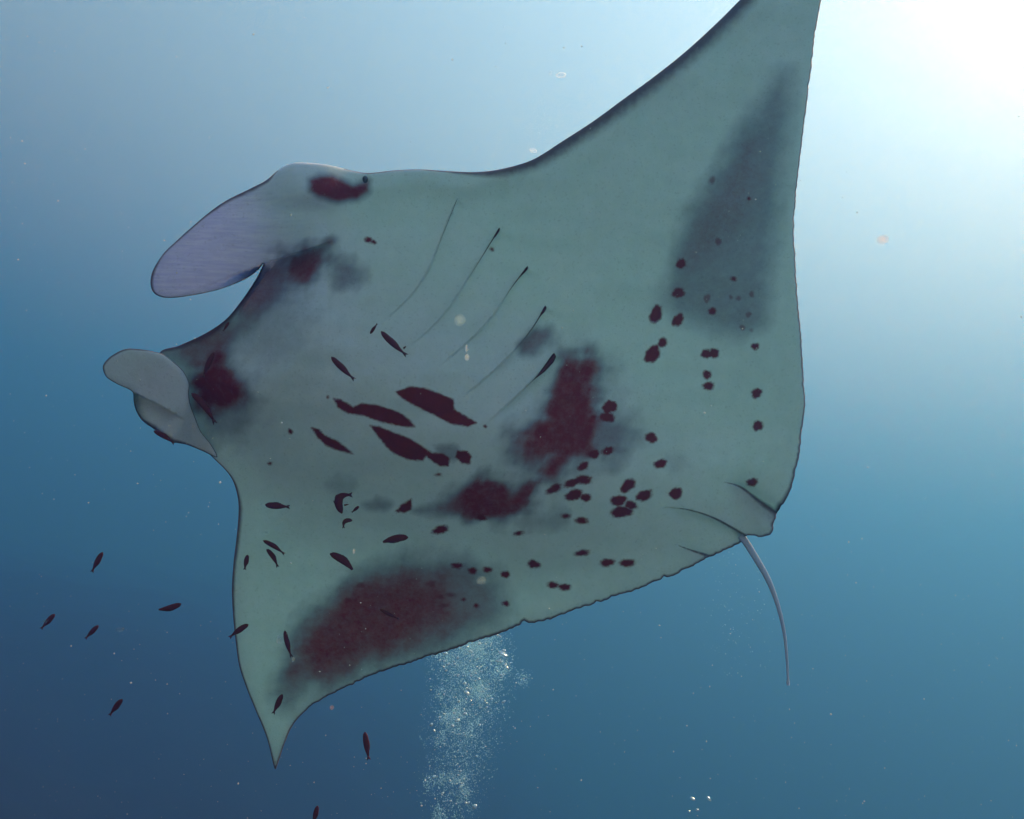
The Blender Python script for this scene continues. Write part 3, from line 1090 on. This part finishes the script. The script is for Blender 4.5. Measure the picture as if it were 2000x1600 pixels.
k_lab = 'small bright air bubble in the rising plume under the rear wing edge'
for i in range(285):
    x, y = plume_point()
    r = min(5.0, 1.05 * math.exp(abs(rnd.gauss(0, .55))))
    bubble(x, y, r * rnd.uniform(.9, 1.5), r * rnd.uniform(.6, 1.0), rnd.uniform(3.2, 4.2), k_lab, rot=rnd.uniform(-.8, .8))
bubble(983, 1277, 11, 3.2, 3.6, 'largest curved silvery bubble at the upper right of the plume', rot=-.45)
bubble(974, 1291, 5, 2.2, 3.6, 'flattened bubble just under the largest curved one', rot=-.1)
bubble(990, 1303, 6, 2.4, 3.7, 'slanted flat bubble on the right rim of the plume', rot=-.7)
bubble(870, 1276, 5, 3, 3.6, 'bright double-looking bubble at the upper left of the plume', rot=-.3)
bubble(1353, 1560, 6, 2.8, 3.4, 'left one of two pale domed bubbles near the bottom edge', 'bubbles at the bottom edge', rot=-.4)
bubble(1385, 1560, 6, 2.8, 3.4, 'right one of two pale domed bubbles near the bottom edge', 'bubbles at the bottom edge', rot=-.8)
bubble(1346, 1585, 3, 2, 3.4, 'small bubble under the left one of the two domed bubbles', 'bubbles at the bottom edge')
bubble(1362, 1582, 3, 2.2, 3.4, 'small bubble between and below the two domed bubbles', 'bubbles at the bottom edge')
bubble(1096, 147, 10, 4.6, 3.0, 'oval pinkish bubble alone in the pale water above the upper wing', 'bubbles above the manta')
bubble(1075, 142, 3.2, 4, 3.0, 'little round bubble left of the oval one above the upper wing', 'bubbles above the manta')
bubble(1041, 294, 8, 3.4, 2.8, 'flat bubble touching the front edge of the upper wing', 'bubbles above the manta', rot=-.3)


def specks(name, pts, mat, label, cat, shape='octa'):
    vs, fs = [], []
    O8 = [(1,0,0),(-1,0,0),(0,1,0),(0,-1,0),(0,0,1),(0,0,-1)]
    F8 = [(0,2,4),(2,1,4),(1,3,4),(3,0,4),(2,0,5),(1,2,5),(3,1,5),(0,3,5)]
    for px, py, d, r in pts:
        c = at(px, py, d)
        k = r * K * d
        b = len(vs)
        q = [rnd.uniform(.6, 1.3) for _ in range(3)]
        vs += [(c.x + x*k*q[0], c.y + y*k*q[1], c.z + z*k*q[2]) for x, y, z in O8]
        fs += [tuple(b + i for i in f) for f in F8]
    me = bpy.data.meshes.new(name)
    me.from_pydata(vs, [], fs)
    me.materials.append(mat)
    me.shade_smooth()
    return tag(link(bpy.data.objects.new(name, me)), label, cat, kind='stuff')


mist = []
for i in range(21000):
    x, y = plume_point()
    mist.append((x, y, rnd.uniform(3.1, 4.4), min(1.6, .6 * math.exp(rnd.gauss(0, .4)))))
for i in range(5200):           # the stream goes on up behind the manta, thinning out
    t = rnd.random() ** 1.4
    y = 1225 - 860 * t
    mist.append((930 + 125 * t + rnd.gauss(0, .5) * (70 + 20 * t), y, rnd.uniform(3.1, 4.4), rnd.uniform(.4, 1.1)))
for i in range(130):            # the same stream comes out again above the manta
    mist.append((rnd.gauss(1075, 26), rnd.uniform(190, 262), rnd.uniform(3, 4), rnd.uniform(.4, 1.0)))
for i in range(170):            # thin trail between wing and tail
    mist.append((rnd.gauss(1440, 38), rnd.gauss(1190, 70), rnd.uniform(2.6, 3.6), rnd.uniform(.4, 1.1)))
specks('bubble_mist', mist, MISTM, 'fine fizz of countless tiny bubbles around the plume', 'bubbles')

# ------------------------------------------------------------------ drifting particles
def snow_material():
    m, nt, b = new_mat('drifting_speck')
    L = nt.links.new
    tr = nt.nodes.new('ShaderNodeBsdfTranslucent')
    tr.inputs['Color'].default_value = (.66, .66, .70, 1)
    b.inputs['Base Color'].default_value = (.8, .8, .82, 1)
    b.inputs['Roughness'].default_value = .8
    mx = nt.nodes.new('ShaderNodeMixShader')
    mx.inputs[0].default_value = .45
    L(b.outputs[0], mx.inputs[1]); L(tr.outputs[0], mx.inputs[2])
    tp = nt.nodes.new('ShaderNodeBsdfTransparent')
    m3 = nt.nodes.new('ShaderNodeMixShader')
    m3.inputs[0].default_value = .65
    L(tp.outputs[0], m3.inputs[1]); L(mx.outputs[0], m3.inputs[2])
    L(m3.outputs[0], nt.nodes['Material Output'].inputs['Surface'])
    return m


SNOW = snow_material()
sn = []
for i in range(1900):
    near = rnd.random() < .8
    d = rnd.uniform(.22, .62) if near else rnd.uniform(1.7, 4.5)
    sn.append((rnd.uniform(-40, 2040), rnd.uniform(-40, 1640), d, min(2.4, .72 * math.exp(rnd.gauss(0, .45)))))
specks('suspended_particles', sn, SNOW, 'pale specks drifting everywhere in the water', 'particles')


def fuzzy_material(name, col, alpha):
    m, nt, b = new_mat(name)
    L = nt.links.new
    lw = nt.nodes.new('ShaderNodeLayerWeight')
    lw.inputs['Blend'].default_value = .5
    f = mathn(nt, 'MULTIPLY', mathn(nt, 'POWER', mathn(nt, 'SUBTRACT', 1, lw.outputs['Facing']), 1.6), alpha)
    tp = nt.nodes.new('ShaderNodeBsdfTransparent')
    tr = nt.nodes.new('ShaderNodeBsdfTranslucent')
    tr.inputs['Color'].default_value = (*col, 1)
    mx = nt.nodes.new('ShaderNodeMixShader')
    L(f, mx.inputs[0]); L(tp.outputs[0], mx.inputs[1]); L(tr.outputs[0], mx.inputs[2])
    L(mx.outputs[0], nt.nodes['Material Output'].inputs['Surface'])
    return m


JELLY = fuzzy_material('clear_jelly', (.6, .75, .8), .13)
PALE = fuzzy_material('pale_jelly', (.70, .72, .76), .24)
RUSTY = fuzzy_material('rusty_jelly', (.8, .5, .4), .22)
blob_meshes = {}
for mname, mat in (('clear', JELLY), ('pale', PALE), ('rusty', RUSTY)):
    q = bub_mesh.copy()
    q.name = mname + '_plankton'
    q.materials.clear()
    q.materials.append(mat)
    blob_meshes[mname] = q
for px, py, rx, ry, kind, lab in [
        (898, 625, 14, 14, 'clear', 'soft round greenish blob between the third and fourth gill slits'),
        (912, 698, 6, 8, 'pale', 'bright pale plankton speck in the middle of the belly below the gills'),
        (911, 680, 3, 9, 'pale', 'faint upright streak above the bright speck on the belly'),
        (547, 1250, 10, 10, 'pale', 'round pale blob beside the slim upright fish on the far wing'),
        (573, 1288, 4, 5, 'clear', 'small pale blob under the tail of the slim upright fish'),
        (235, 1229, 9, 6, 'pale', 'blurred white blob drifting among the fish in open water'),
        (940, 1134, 12, 10, 'clear', 'soft bluish blob below the row of small spots on the rear belly'),
        (648, 1382, 5, 5, 'rusty', 'yellowish speck drifting just behind the far wing tip'),
        (1724, 468, 13, 11, 'rusty', 'faint orange blob in the pale water right of the manta'),
        (88, 1214, 5, 4, 'pale', 'small pale speck left of the leftmost slanting fish'),
        (520, 1040, 5, 4, 'clear', 'tiny pale blob above the two parallel fish'),
        (691, 1077, 3, 6, 'pale', 'pale upright speck above the stout curved fish')]:
    o = link(bpy.data.objects.new('plankton', blob_meshes[kind]))
    d = .75
    o.matrix_world = Matrix.Translation(at(px, py, d)) @ R3.to_4x4() @ Matrix.Diagonal((rx*K*d, ry*K*d, rx*K*d, 1))
    tag(o, lab, 'plankton', 'plankton drifting close to the camera')
